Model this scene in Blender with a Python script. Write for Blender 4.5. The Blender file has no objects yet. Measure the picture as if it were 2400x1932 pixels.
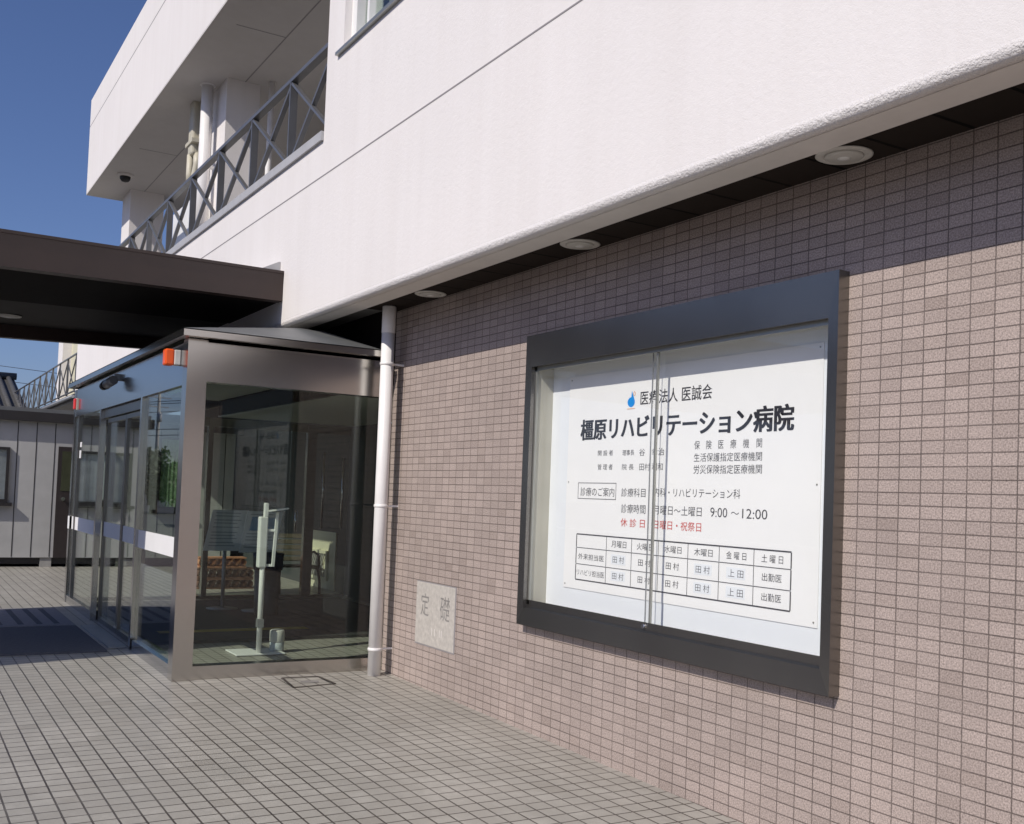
import bpy, bmesh, math, random
from mathutils import Vector, Matrix
random.seed(7)
S = bpy.context.scene
COL = S.collection

# ---------------------------------------------------------------- camera, sky, sun, exposure
cam_data = bpy.data.cameras.new('camera')
cam_data.sensor_width = 36.0
cam_data.lens = 36.916
cam_data.shift_y = 0.04277
cam_data.clip_end = 2000.0
cam = bpy.data.objects.new('camera', cam_data)
COL.objects.link(cam)
cam.matrix_world = Matrix(((0.513353, 0.015273, 0.858042, 0.0),
                           (0.857345, -0.053161, -0.511990, -3.404),
                           (0.037795, 0.998469, -0.040385, 1.47),
                           (0, 0, 0, 1)))
S.camera = cam

SUN_TAN = 0.91
SUN_SIDE = 0.35
SUN_EL = math.atan2(SUN_TAN, math.hypot(1.0, SUN_SIDE))
world = bpy.data.worlds.new('World')
S.world = world
world.use_nodes = True
wn = world.node_tree
sky = wn.nodes.new('ShaderNodeTexSky')
sky.sky_type = 'NISHITA'
sky.sun_disc = False
sky.sun_elevation = SUN_EL
sky.sun_rotation = math.radians(180) - math.atan(SUN_SIDE)
sky.air_density = 1.0
sky.dust_density = 1.0
sky.ozone_density = 6.0
bg = wn.nodes['Background']
bg.inputs[1].default_value = 0.08
tint = wn.nodes.new('ShaderNodeMix')
tint.data_type = 'RGBA'
tint.blend_type = 'MULTIPLY'
tint.inputs[0].default_value = 1.0
tint.inputs[7].default_value = (1.03, 0.975, 1.17, 1)
wn.links.new(sky.outputs[0], tint.inputs[6])
wn.links.new(tint.outputs[2], bg.inputs[0])

sun_l = bpy.data.lights.new('sun', 'SUN')
sun_l.energy = 3.6
sun_l.angle = math.radians(0.5)
sun_l.color = (1.0, 0.94, 0.86)
sun = bpy.data.objects.new('sun', sun_l)
COL.objects.link(sun)
sun.rotation_euler = Vector((-SUN_SIDE, 1.0, -SUN_TAN)).to_track_quat('-Z', 'Y').to_euler()

S.view_settings.view_transform = 'Standard'
S.view_settings.look = 'None'
S.view_settings.exposure = 0.0
S.view_settings.gamma = 1.0
S.cycles.use_denoising = True
S.cycles.max_bounces = 10
S.cycles.transparent_max_bounces = 24
S.cycles.sample_clamp_indirect = 6.0


# ---------------------------------------------------------------- material helpers
def new_mat(name):
    m = bpy.data.materials.new(name)
    m.use_nodes = True
    nt = m.node_tree
    return m, nt, nt.nodes['Principled BSDF']


def nd(nt, t, **kw):
    n = nt.nodes.new(t)
    for k, v in kw.items():
        setattr(n, k, v)
    return n


def math_n(nt, op, a, b=None, clamp=False):
    n = nd(nt, 'ShaderNodeMath', operation=op)
    n.use_clamp = clamp
    for i, v in enumerate((a, b)):
        if v is None:
            continue
        if isinstance(v, (int, float)):
            n.inputs[i].default_value = v
        else:
            nt.links.new(v, n.inputs[i])
    return n.outputs[0]


def mix_rgb(nt, fac, a, b, blend='MIX'):
    n = nd(nt, 'ShaderNodeMix', data_type='RGBA', blend_type=blend)
    for k, v in ((0, fac), (6, a), (7, b)):
        if isinstance(v, (int, float)):
            n.inputs[k].default_value = v
        elif isinstance(v, tuple):
            n.inputs[k].default_value = v + (1,) if len(v) == 3 else v
        else:
            nt.links.new(v, n.inputs[k])
    return n.outputs[2]


def ramp(nt, fac, p0, c0, p1, c1):
    r = nd(nt, 'ShaderNodeValToRGB')
    r.color_ramp.elements[0].position = p0
    r.color_ramp.elements[0].color = c0 + (1,)
    r.color_ramp.elements[1].position = p1
    r.color_ramp.elements[1].color = c1 + (1,)
    nt.links.new(fac, r.inputs[0])
    return r.outputs[0]


def noise(nt, vec, scale, detail=3.0, rough=0.5):
    n = nd(nt, 'ShaderNodeTexNoise')
    n.inputs['Scale'].default_value = scale
    n.inputs['Detail'].default_value = detail
    n.inputs['Roughness'].default_value = rough
    nt.links.new(vec, n.inputs['Vector'])
    return n.outputs[0]


def bump(nt, p, height, strength, dist):
    b = nd(nt, 'ShaderNodeBump')
    b.inputs['Strength'].default_value = strength
    b.inputs['Distance'].default_value = dist
    nt.links.new(height, b.inputs['Height'])
    nt.links.new(b.outputs[0], p.inputs['Normal'])


def gpos(nt):
    return nd(nt, 'ShaderNodeNewGeometry').outputs['Position']


def plain(name, col, rough=0.6, metal=0.0, var=0.12, vscale=6.0, bmp=0.0, bscale=120.0, spec=0.5):
    m, nt, p = new_mat(name)
    pos = gpos(nt)
    n = noise(nt, pos, vscale, 4.0, 0.6)
    lo = tuple(c * (1 - var) for c in col)
    hi = tuple(min(1, c * (1 + var)) for c in col)
    nt.links.new(ramp(nt, n, 0.3, lo, 0.7, hi), p.inputs['Base Color'])
    p.inputs['Roughness'].default_value = rough
    p.inputs['Metallic'].default_value = metal
    p.inputs['Specular IOR Level'].default_value = spec
    if bmp > 0:
        bump(nt, p, noise(nt, pos, bscale, 3.0, 0.6), bmp, 0.004)
    return m


def tile_mat(name, axes, phase, w, h, mortar, ca, cb, joint, rough, speck, bmp, dirt=0.0, grain=420.0, spec=0.5, fadeout=0.62):
    m, nt, p = new_mat(name)
    pos = gpos(nt)
    sep = nd(nt, 'ShaderNodeSeparateXYZ')
    nt.links.new(pos, sep.inputs[0])
    com = nd(nt, 'ShaderNodeCombineXYZ')
    for i in range(2):
        nt.links.new(math_n(nt, 'SUBTRACT', sep.outputs[axes[i]], phase[i]), com.inputs[i])
    # a slight wander of the joints, as laid by hand
    br = nd(nt, 'ShaderNodeTexBrick', offset=0.0, squash=1.0)
    br.inputs['Scale'].default_value = 1.0
    br.inputs['Mortar Size'].default_value = mortar
    br.inputs['Mortar Smooth'].default_value = 0.25
    br.inputs['Brick Width'].default_value = w
    br.inputs['Row Height'].default_value = h
    br.inputs['Color1'].default_value = ca + (1,)
    br.inputs['Color2'].default_value = cb + (1,)
    br.inputs['Mortar'].default_value = joint + (1,)
    wv = nd(nt, 'ShaderNodeTexNoise')
    wv.inputs['Scale'].default_value = 9.0
    nt.links.new(com.outputs[0], wv.inputs['Vector'])
    vs = nd(nt, 'ShaderNodeVectorMath', operation='MULTIPLY_ADD')
    nt.links.new(wv.outputs[1], vs.inputs[0])
    vs.inputs[1].default_value = (0.003, 0.003, 0)
    nt.links.new(com.outputs[0], vs.inputs[2])
    nt.links.new(vs.outputs[0], br.inputs['Vector'])
    plain_c = ramp(nt, noise(nt, pos, 3.0, 4.0, 0.6), 0.3, ca, 0.7, cb)
    fade = ramp(nt, noise(nt, pos, 2.1, 5.0, 0.65), 0.42, (0, 0, 0), 0.72, (fadeout, fadeout, fadeout))
    fm = math_n(nt, 'MULTIPLY', br.outputs['Fac'], fade)
    c = mix_rgb(nt, fm, br.outputs['Color'], plain_c)
    # single pieces from another firing batch
    wn_ = nd(nt, 'ShaderNodeTexWhiteNoise', noise_dimensions='2D')
    cell = nd(nt, 'ShaderNodeVectorMath', operation='DIVIDE')
    nt.links.new(com.outputs[0], cell.inputs[0])
    cell.inputs[1].default_value = (w, h, 1)
    fl = nd(nt, 'ShaderNodeVectorMath', operation='FLOOR')
    nt.links.new(cell.outputs[0], fl.inputs[0])
    nt.links.new(fl.outputs[0], wn_.inputs['Vector'])
    odd = ramp(nt, wn_.outputs['Value'], 0.88, (1, 1, 1), 1.0, (0.90, 0.89, 0.88))
    c = mix_rgb(nt, 1.0, c, odd, 'MULTIPLY')
    fine = noise(nt, pos, grain, 2.0, 0.75)
    c = mix_rgb(nt, speck, c, ramp(nt, fine, 0.32, (0.25, 0.23, 0.22), 0.68, (1.0, 0.97, 0.94)), 'OVERLAY')
    big = noise(nt, pos, 1.3, 5.0, 0.6)
    c = mix_rgb(nt, 1.0, c, ramp(nt, big, 0.3, (0.88, 0.88, 0.87), 0.75, (1.06, 1.05, 1.04)), 'MULTIPLY')
    if dirt > 0:
        d = noise(nt, pos, 5.0, 6.0, 0.7)
        c = mix_rgb(nt, dirt, c, ramp(nt, d, 0.5, (0.25, 0.23, 0.2), 0.62, (1, 1, 1)), 'MULTIPLY')
    nt.links.new(c, p.inputs['Base Color'])
    p.inputs['Roughness'].default_value = rough
    p.inputs['Specular IOR Level'].default_value = spec
    hgt = math_n(nt, 'ADD', math_n(nt, 'MULTIPLY', br.outputs['Fac'], -1.0), math_n(nt, 'MULTIPLY', fine, 0.25))
    bump(nt, p, hgt, bmp, 0.003)
    return m


def stucco_mat(name, col, strength, fine=150.0, dist=0.006):
    m, nt, p = new_mat(name)
    pos = gpos(nt)
    big = noise(nt, pos, 0.7, 5.0, 0.6)
    st = nd(nt, 'ShaderNodeMapping')
    st.inputs['Scale'].default_value = (5.0, 5.0, 0.35)
    nt.links.new(pos, st.inputs[0])
    streak = noise(nt, st.outputs[0], 1.0, 5.0, 0.65)
    c = ramp(nt, big, 0.3, tuple(x * 0.96 for x in col), 0.7, col)
    c = mix_rgb(nt, 1.0, c, ramp(nt, streak, 0.3, (0.965, 0.96, 0.955), 0.6, (1, 1, 1)), 'MULTIPLY')
    nt.links.new(c, p.inputs['Base Color'])
    p.inputs['Roughness'].default_value = 0.85
    p.inputs['Specular IOR Level'].default_value = 0.2
    a = noise(nt, pos, fine, 3.0, 0.6)
    b = noise(nt, pos, 45.0, 2.0, 0.5)
    bump(nt, p, math_n(nt, 'ADD', a, b), strength, dist)
    return m


def glass_mat(name, tint, rough=0.0, f0=0.045):
    m = bpy.data.materials.new(name)
    m.use_nodes = True
    nt = m.node_tree
    nt.nodes.clear()
    out = nd(nt, 'ShaderNodeOutputMaterial')
    tr = nd(nt, 'ShaderNodeBsdfTransparent')
    tr.inputs[0].default_value = tint + (1,)
    gl = nd(nt, 'ShaderNodeBsdfGlossy')
    gl.inputs['Color'].default_value = (1, 1, 1, 1)
    gl.inputs['Roughness'].default_value = rough
    geo = nd(nt, 'ShaderNodeNewGeometry')
    dot = nd(nt, 'ShaderNodeVectorMath', operation='DOT_PRODUCT')
    nt.links.new(geo.outputs['Incoming'], dot.inputs[0])
    nt.links.new(geo.outputs['Normal'], dot.inputs[1])
    c = math_n(nt, 'ABSOLUTE', dot.outputs['Value'])
    f = math_n(nt, 'POWER', math_n(nt, 'SUBTRACT', 1.0, c, True), 5.0)
    f = math_n(nt, 'ADD', math_n(nt, 'MULTIPLY', f, 1 - f0), f0)
    mx = nd(nt, 'ShaderNodeMixShader')
    nt.links.new(f, mx.inputs[0])
    nt.links.new(tr.outputs[0], mx.inputs[1])
    nt.links.new(gl.outputs[0], mx.inputs[2])
    nt.links.new(mx.outputs[0], out.inputs[0])
    return m


M = {}
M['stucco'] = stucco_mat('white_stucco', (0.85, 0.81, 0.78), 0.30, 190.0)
M['stucco_edge'] = stucco_mat('rough_stucco_edge', (0.80, 0.765, 0.74), 0.9, 120.0, 0.009)
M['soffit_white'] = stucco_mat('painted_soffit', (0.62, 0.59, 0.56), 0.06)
M['lip'] = plain('lip_render', (0.70, 0.66, 0.62), 0.8, var=0.05)
M['groove'] = plain('groove_sealant', (0.30, 0.28, 0.28), 0.8, var=0.05)
M['wall_tile'] = tile_mat('wall_tile', (0, 2), (-2.446, 0.0), 0.1002, 0.05, 0.0030,
                          (0.330, 0.277, 0.253), (0.388, 0.327, 0.299), (0.132, 0.108, 0.097), 0.6, 0.62, 0.6, 0.0, 150.0, fadeout=0.35)
M['floor_tile'] = tile_mat('floor_tile', (0, 1), (-4.38, -1.571), 0.0985, 0.1009, 0.0052,
                           (0.395, 0.380, 0.340), (0.435, 0.420, 0.376), (0.075, 0.066, 0.057), 0.42, 0.12, 0.5, 0.15, fadeout=0.25)
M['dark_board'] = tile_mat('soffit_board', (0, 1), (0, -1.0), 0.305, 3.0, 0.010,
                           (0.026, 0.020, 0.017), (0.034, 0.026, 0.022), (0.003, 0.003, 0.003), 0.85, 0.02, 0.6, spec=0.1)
M['canopy'] = plain('dark_brown_paint', (0.050, 0.031, 0.026), 0.45, var=0.10, vscale=3.0, bmp=0.05)
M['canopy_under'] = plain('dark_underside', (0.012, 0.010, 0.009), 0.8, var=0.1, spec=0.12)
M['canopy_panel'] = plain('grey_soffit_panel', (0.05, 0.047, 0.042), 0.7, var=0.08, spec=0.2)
M['steel'] = plain('brushed_steel', (0.54, 0.52, 0.49), 0.20, metal=1.0, var=0.05, vscale=0.9)
M['steel_front'] = plain('polished_steel', (0.50, 0.50, 0.51), 0.16, metal=1.0, var=0.04, vscale=0.9)
M['steel_dark'] = plain('dark_steel', (0.24, 0.225, 0.21), 0.32, metal=1.0, var=0.05, vscale=0.9)
M['roof_metal'] = plain('grey_roof_sheet', (0.16, 0.165, 0.165), 0.5, metal=0.3, var=0.1, vscale=4.0)
M['black'] = plain('black_rubber', (0.012, 0.012, 0.013), 0.6, var=0.1)
M['glass'] = glass_mat('tinted_glass', (0.885, 0.92, 0.885), f0=0.03)
M['case_glass'] = glass_mat('clear_glass', (0.994, 0.997, 0.995), f0=0.03)
M['case_metal'] = plain('bronze_frame', (0.235, 0.222, 0.205), 0.27, metal=0.92, var=0.10, vscale=1.6)
M['case_inner'] = plain('cabinet_lining', (0.52, 0.50, 0.42), 0.5, var=0.04)
M['case_edge'] = plain('aluminium_edge', (0.42, 0.42, 0.38), 0.35, metal=0.7, var=0.05)
M['board_white'] = plain('board_white', (0.83, 0.86, 0.88), 0.5, var=0.015)
M['paper'] = plain('paper_white', (0.90, 0.90, 0.88), 0.55, var=0.012)
M['ink'] = plain('ink_dark', (0.028, 0.028, 0.036), 0.5, var=0.0)
M['ink_thin'] = plain('ink_grey', (0.07, 0.07, 0.08), 0.5, var=0.0)
M['ink_red'] = plain('ink_red', (0.62, 0.07, 0.06), 0.5, var=0.0)
M['ink_blue'] = plain('ink_blue', (0.01, 0.28, 0.75), 0.5, var=0.0)
M['ink_orange'] = plain('ink_orange', (0.75, 0.33, 0.12), 0.5, var=0.0)
M['stone'] = plain('pale_stone', (0.50, 0.465, 0.42), 0.7, var=0.14, vscale=30.0, bmp=0.25, bscale=60.0)
M['stone_ink'] = plain('engraved_shadow', (0.25, 0.235, 0.22), 0.8, var=0.1)  # even dark grey for the flat lettering and the drain grip
M['white_pipe'] = plain('white_pvc', (0.86, 0.835, 0.81), 0.4, var=0.04)
M['white_paint'] = plain('white_paint', (0.86, 0.85, 0.82), 0.45, var=0.03)
M['lamp_white'] = plain('lamp_enamel', (0.62, 0.60, 0.55), 0.4, var=0.05)
M['rail'] = plain('charcoal_paint', (0.20, 0.20, 0.205), 0.38, metal=0.5, var=0.08)
M['cap'] = plain('grey_cap', (0.47, 0.465, 0.465), 0.5, var=0.06)
M['beige'] = plain('beige_duct', (0.58, 0.54, 0.43), 0.5, var=0.06)
M['orange'] = plain('orange_lens', (0.95, 0.12, 0.015), 0.25, var=0.03)
M['red'] = plain('red_lens', (0.85, 0.06, 0.06), 0.3, var=0.03)
M['tape'] = plain('white_film', (0.86, 0.85, 0.85), 0.6, var=0.02)
M['mat_navy'] = plain('navy_mat', (0.105, 0.108, 0.122), 0.9, var=0.15, vscale=40.0, bmp=0.4, bscale=200.0)
M['floor_mat'] = plain('dark_floor_mat', (0.028, 0.029, 0.03), 0.9, var=0.15, vscale=30.0, bmp=0.3)
M['mat_grey'] = plain('grey_mat', (0.26, 0.25, 0.26), 0.85, var=0.12, vscale=30.0, bmp=0.3)
M['ceil'] = plain('vestibule_ceiling', (0.55, 0.57, 0.52), 0.7, var=0.04)
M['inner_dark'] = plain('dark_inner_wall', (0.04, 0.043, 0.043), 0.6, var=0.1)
M['shed_panel'] = plain('grey_wall_panel', (0.46, 0.455, 0.44), 0.6, var=0.10, vscale=2.0, bmp=0.1)
M['shed_dark'] = plain('dark_trim', (0.024, 0.021, 0.021), 0.5, var=0.1)
M['door_brown'] = plain('dark_door', (0.035, 0.027, 0.026), 0.45, var=0.1)
M['olive_glass'] = plain('olive_door_glass', (0.06, 0.065, 0.04), 0.15, var=0.2, vscale=3.0)
M['curtain_green'] = plain('pale_green_curtain', (0.40, 0.60, 0.34), 0.8, var=0.25, vscale=5.0)
M['curtain_grey'] = plain('grey_curtain', (0.36, 0.40, 0.40), 0.8, var=0.2, vscale=5.0)
M['chrome'] = plain('chrome', (0.75, 0.75, 0.75), 0.15, metal=1.0, var=0.0)
M['recess'] = plain('recess_wall_paint', (0.05, 0.057, 0.057), 0.8, var=0.1)  # shade on the cream wall is mixed into this dark colour
M['cream'] = plain('cream_wall', (0.62, 0.59, 0.43), 0.7, var=0.05)
M['concrete'] = plain('concrete', (0.34, 0.33, 0.31), 0.85, var=0.12, bmp=0.2)
M['terracotta'] = plain('terracotta', (0.55, 0.26, 0.14), 0.7, var=0.25, vscale=14.0)
M['terracotta_dark'] = plain('dark_terracotta', (0.17, 0.085, 0.055), 0.8, var=0.3, vscale=14.0)  # same terracotta, darkened in colour for the shaded lower rows
M['bin_navy'] = plain('navy_bin', (0.018, 0.022, 0.045), 0.35, var=0.1)
M['bin_grey'] = plain('grey_bin', (0.07, 0.08, 0.085), 0.45, var=0.1)
M['iron'] = plain('black_iron', (0.02, 0.02, 0.02), 0.5, var=0.1)
M['wood'] = plain('weathered_slat', (0.13, 0.11, 0.08), 0.7, var=0.2, vscale=20.0)
M['poster'] = plain('poster_grey', (0.90, 0.92, 0.92), 0.4, var=0.04)
M['poster_blue'] = plain('poster_blue', (0.16, 0.38, 0.66), 0.4, var=0.05)
M['poster_line'] = plain('poster_line', (0.45, 0.49, 0.50), 0.5, var=0.05)
M['kawara'] = plain('grey_roof_tile', (0.075, 0.073, 0.07), 0.75, var=0.25, vscale=8.0)
M['asphalt'] = plain('asphalt', (0.055, 0.055, 0.058), 0.9, var=0.2, vscale=20.0, bmp=0.3)
M['driveway'] = plain('red_brown_driveway', (0.085, 0.068, 0.066), 0.9, var=0.2, vscale=15.0, bmp=0.3)
M['leaf'] = plain('leaf', (0.04, 0.058, 0.026), 0.6, var=0.5, vscale=2.0)
M['bark'] = plain('bark', (0.10, 0.075, 0.055), 0.9, var=0.2)
M['yellow'] = plain('yellow_strip', (0.50, 0.36, 0.06), 0.7, var=0.1)
M['cable'] = plain('cable', (0.16, 0.17, 0.19), 0.6, var=0.0)
M['wire_grey'] = plain('galvanised', (0.33, 0.34, 0.35), 0.45, metal=0.5, var=0.08)
M['blue_plastic'] = plain('clear_blue_plastic', (0.55, 0.58, 0.58), 0.3, var=0.05)


# ---------------------------------------------------------------- mesh helpers
class MB:
    def __init__(self):
        self.bm = bmesh.new()

    def box(self, x0, x1, y0, y1, z0, z1, bev=0.0):
        b = bmesh.new() if bev > 0 else self.bm
        vs = [b.verts.new((x, y, z)) for x in (x0, x1) for y in (y0, y1) for z in (z0, z1)]
        for f in ((0, 1, 3, 2), (4, 6, 7, 5), (0, 4, 5, 1), (2, 3, 7, 6), (0, 2, 6, 4), (1, 5, 7, 3)):
            b.faces.new([vs[i] for i in f])
        if bev > 0:
            bmesh.ops.bevel(b, geom=b.edges[:] + b.verts[:], offset=bev, segments=2, affect='EDGES', profile=0.5)
            self._merge(b)
        return self

    def _merge(self, b):
        me = bpy.data.meshes.new('tmp')
        b.to_mesh(me)
        b.free()
        self.bm.from_mesh(me)
        bpy.data.meshes.remove(me)

    def bar(self, a, c, w, d, up=(0, 1, 0)):
        """bar of section w (in the plane) x d (along up)"""
        a, c = Vector(a), Vector(c)
        t = (c - a).normalized()
        u = Vector(up)
        u = (u - t * u.dot(t)).normalized()
        s = t.cross(u)
        vs = []
        for p in (a, c):
            for i, j in ((-1, -1), (1, -1), (1, 1), (-1, 1)):
                vs.append(self.bm.verts.new(p + s * (w / 2 * i) + u * (d / 2 * j)))
        for f in ((3, 2, 1, 0), (4, 5, 6, 7), (0, 1, 5, 4), (1, 2, 6, 5), (2, 3, 7, 6), (3, 0, 4, 7)):
            self.bm.faces.new([vs[i] for i in f])
        return self

    def tube(self, pts, r, seg=20, cap=True):
        pts = [Vector(p) for p in pts]
        rs = r if isinstance(r, (list, tuple)) else [r] * len(pts)
        rings = []
        n = len(pts)
        ref = None
        for i, p in enumerate(pts):
            t = (pts[min(i + 1, n - 1)] - pts[max(i - 1, 0)])
            if t.length < 1e-6:
                t = Vector((0, 0, 1))
            t.normalize()
            if ref is None:
                ref = Vector((1, 0, 0)) if abs(t.x) < 0.9 else Vector((0, 1, 0))
            u = (ref - t * ref.dot(t)).normalized()
            v = t.cross(u)
            ref = u
            rings.append([self.bm.verts.new(p + (u * math.cos(2 * math.pi * k / seg) + v * math.sin(2 * math.pi * k / seg)) * rs[i]) for k in range(seg)])
        for a, b in zip(rings, rings[1:]):
            for k in range(seg):
                f = self.bm.faces.new((a[k], a[(k + 1) % seg], b[(k + 1) % seg], b[k]))
                f.smooth = True
        if cap:
            self.bm.faces.new(rings[0][::-1])
            self.bm.faces.new(rings[-1])
        return self

    def lathe(self, center, prof, seg=40):
        cx, cy, cz = center
        rings = []
        for r, z in prof:
            rings.append([self.bm.verts.new((cx + r * math.cos(2 * math.pi * k / seg), cy + r * math.sin(2 * math.pi * k / seg), cz + z)) for k in range(seg)])
        for a, b in zip(rings, rings[1:]):
            for k in range(seg):
                f = self.bm.faces.new((a[k], a[(k + 1) % seg], b[(k + 1) % seg], b[k]))
                f.smooth = True
        self.bm.faces.new(rings[0][::-1])
        self.bm.faces.new(rings[-1])
        return self

    def poly(self, pts):
        self.bm.faces.new([self.bm.verts.new(p) for p in pts])
        return self

    def prism(self, prof, x0, x1, axis='x', smooth=False):
        """closed profile of (y, z) swept along x (or (x, z) along y)"""
        mk = (lambda t, p: (t, p[0], p[1])) if axis == 'x' else (lambda t, p: (p[0], t, p[1])) if axis == 'y' else (lambda t, p: (p[0], p[1], t))
        a = [self.bm.verts.new(mk(x0, p)) for p in prof]
        b = [self.bm.verts.new(mk(x1, p)) for p in prof]
        n = len(prof)
        for i in range(n):
            f = self.bm.faces.new((a[i], a[(i + 1) % n], b[(i + 1) % n], b[i]))
            f.smooth = smooth
        self.bm.faces.new(a[::-1])
        self.bm.faces.new(b)
        return self

    def build(self, name, mat, parent=None, recalc=True):
        if recalc:
            bmesh.ops.recalc_face_normals(self.bm, faces=self.bm.faces[:])
        me = bpy.data.meshes.new(name)
        self.bm.to_mesh(me)
        self.bm.free()
        me.materials.append(M[mat] if isinstance(mat, str) else mat)
        o = bpy.data.objects.new(name, me)
        COL.objects.link(o)
        if parent is not None:
            o.parent = parent
            if parent.type == 'EMPTY':
                o.matrix_parent_inverse = Matrix.Translation(-parent.location)
        return o


def tag(o, label, cat, group=None):
    o['label'] = label
    o['category'] = cat
    if group:
        o['group'] = group
    return o


def thing(name, label, cat, loc=(0, 0, 0), group=None):
    o = bpy.data.objects.new(name, None)
    o.empty_display_size = 0.2
    COL.objects.link(o)
    o.location = loc
    return tag(o, label, cat, group)


def pieces(name, mat, parent, *boxes, bev=0.0):
    return [part(name, mat, parent, bx, bev=bev) for bx in boxes]


def part(name, mat, parent, *boxes, bev=0.0):
    b = MB()
    for bx in boxes:
        b.box(*bx, bev=bev)
    return b.build(name, mat, parent)


def copy_tree(o, parent=None):
    c = o.copy()
    COL.objects.link(c)
    if parent is not None:
        c.parent = parent
        c.matrix_parent_inverse = o.matrix_parent_inverse.copy()
    for ch in list(o.children):
        copy_tree(ch, c)
    return c


def gz(x):
    """height of the gently falling forecourt"""
    if x > -8:
        return -0.0125 * x
    if x > -18:
        return 0.1 + 0.006 * (-8 - x)
    return 0.16


# ---------------------------------------------------------------- ground
b = MB()
xs = [8, 4, 0, -4, -8, -12, -15, -18, -26]
for xa, xb in zip(xs, xs[1:]):
    b.poly([(xa, -3.5, gz(xa)), (xa, 2.6, gz(xa)), (xb, 2.6, gz(xb)), (xb, -3.5, gz(xb))])
bmesh.ops.remove_doubles(b.bm, verts=b.bm.verts[:], dist=1e-4)
o = b.build('paving', 'floor_tile')
o['kind'] = 'structure'
b = MB()
for xa, xb in zip(xs, xs[1:]):
    b.poly([(xa, -10.5, gz(xa) - 0.02), (xa, -3.5, gz(xa) - 0.02), (xb, -3.5, gz(xb) - 0.02), (xb, -10.5, gz(xb) - 0.02)])
bmesh.ops.remove_doubles(b.bm, verts=b.bm.verts[:], dist=1e-4)
o = b.build('driveway', 'driveway')
o['kind'] = 'structure'
b = MB()
b.poly([(-700, -700, -0.16), (700, -700, -0.16), (700, 700, -0.16), (-700, 700, -0.16)])
o = b.build('ground', 'asphalt')
o['kind'] = 'structure'

# ---------------------------------------------------------------- hospital building
W = -0.5
bld = thing('hospital_building', 'white stucco hospital upper storey overhanging a brown tiled ground floor wall', 'building', (-7, 0.1, 0.08))
# ground floor tiled wall with the opening of the display case
part('tile_wall', 'wall_tile', bld,
     (-7.568, -5.44, 0.0, 0.3, -0.15, 2.95), (-3.04, 8.0, 0.0, 0.3, -0.15, 2.95),
     (-5.44, -3.04, 0.0, 0.3, -0.15, 0.765), (-5.44, -3.04, 0.0, 0.3, 2.40, 2.95))
part('wall_base', 'concrete', bld, (-7.56, 8.0, -0.004, 0.0, -0.12, -0.1))
# overhanging white wall: bottom edge rolls under
b = MB()
b.prism([(-0.5, 2.935), (-0.4995, 2.915), (-0.495, 2.898), (-0.486, 2.888), (-0.472, 2.882), (-0.452, 2.881), (-0.452, 2.935)], -20.45, 8.0, smooth=False)
for f in b.bm.faces:
    f.smooth = len(f.verts) == 4
b.build('rolled_edge', 'stucco_edge', bld)
b = MB()
b.prism([(-0.25, 4.30), (-0.5, 4.30), (-0.5, 2.935), (-0.25, 2.935)], -20.45, 8.0)
for x0, x1, z0, z1 in ((-8.02, -7.67, 4.3, 8.47), (-7.67, -5.75, 4.3, 4.93), (-7.67, -5.75, 6.35, 8.47), (-5.75, 8.0, 4.3, 8.47), (-20.4, -8.02, 6.735, 8.47)):
    b.box(x0, x1, W, -0.25, z0, z1)
wall = b.build('upper_wall', 'stucco', bld)
part('lip', 'lip', bld, (-20.45, 8.0, -0.442, -0.29, 2.884, 2.934))
part('lip_groove', 'groove', bld, (-20.45, 8.0, -0.452, -0.442, 2.90, 2.93))
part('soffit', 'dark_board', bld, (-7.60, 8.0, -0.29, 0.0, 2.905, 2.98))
# sealed joints in the render
pieces('wall_joint', 'groove', bld, (-20.45, 8.0, -0.5025, -0.5, 4.000, 4.009), (-20.4, -8.02, -0.5025, -0.5, 7.965, 7.975), (-8.02, -7.67, -0.5025, -0.5, 7.965, 7.975))
# balcony
part('balcony_floor', 'concrete', bld, (-20.45, -8.02, -0.25, 1.95, 4.1, 4.33))
part('ledge_cap', 'cap', bld, (-20.45, -8.022, -0.525, -0.235, 4.30, 4.375))
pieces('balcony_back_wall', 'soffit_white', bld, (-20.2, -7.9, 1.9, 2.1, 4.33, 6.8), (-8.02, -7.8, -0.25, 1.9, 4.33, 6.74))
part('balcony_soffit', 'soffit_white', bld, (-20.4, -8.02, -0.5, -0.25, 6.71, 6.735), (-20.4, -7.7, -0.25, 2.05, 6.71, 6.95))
pieces('soffit_joint', 'groove', bld, (-20.2, -8.1, 0.325, 0.338, 6.707, 6.71), (-11.735, -11.722, -0.25, 0.325, 6.707, 6.71), (-17.0, -16.987, -0.25, 0.325, 6.707, 6.71))
part('column', 'stucco', bld, (-13.98, -13.33, 0.1, 0.53, 4.33, 6.735))
part('column', 'stucco', bld, (-20.17, -19.45, 0.1, 0.68, 4.33, 6.735))
part('roof_slab', 'stucco', bld, (-20.4, 8.0, -0.25, 8.0, 8.2, 8.45))
pieces('rear_wall', 'stucco', bld, (-7.6, 8.0, 7.7, 8.0, 0, 8.2), (7.7, 8.0, -0.25, 7.7, 0, 8.2))
# recessed ground floor beyond the vestibule
part('recess_wall', 'recess', bld, (-20.45, -12.60, 1.85, 2.1, 0.10, 4.1))
part('recess_ceiling', 'concrete', bld, (-20.45, -7.6, -0.25, 1.85, 2.95, 4.1))
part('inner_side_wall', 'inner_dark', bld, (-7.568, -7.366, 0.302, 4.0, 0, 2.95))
part('entrance_upper_panel', 'canopy_under', bld, (-12.6, -7.56, 0.0, 0.12, 2.32, 2.95))
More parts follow.
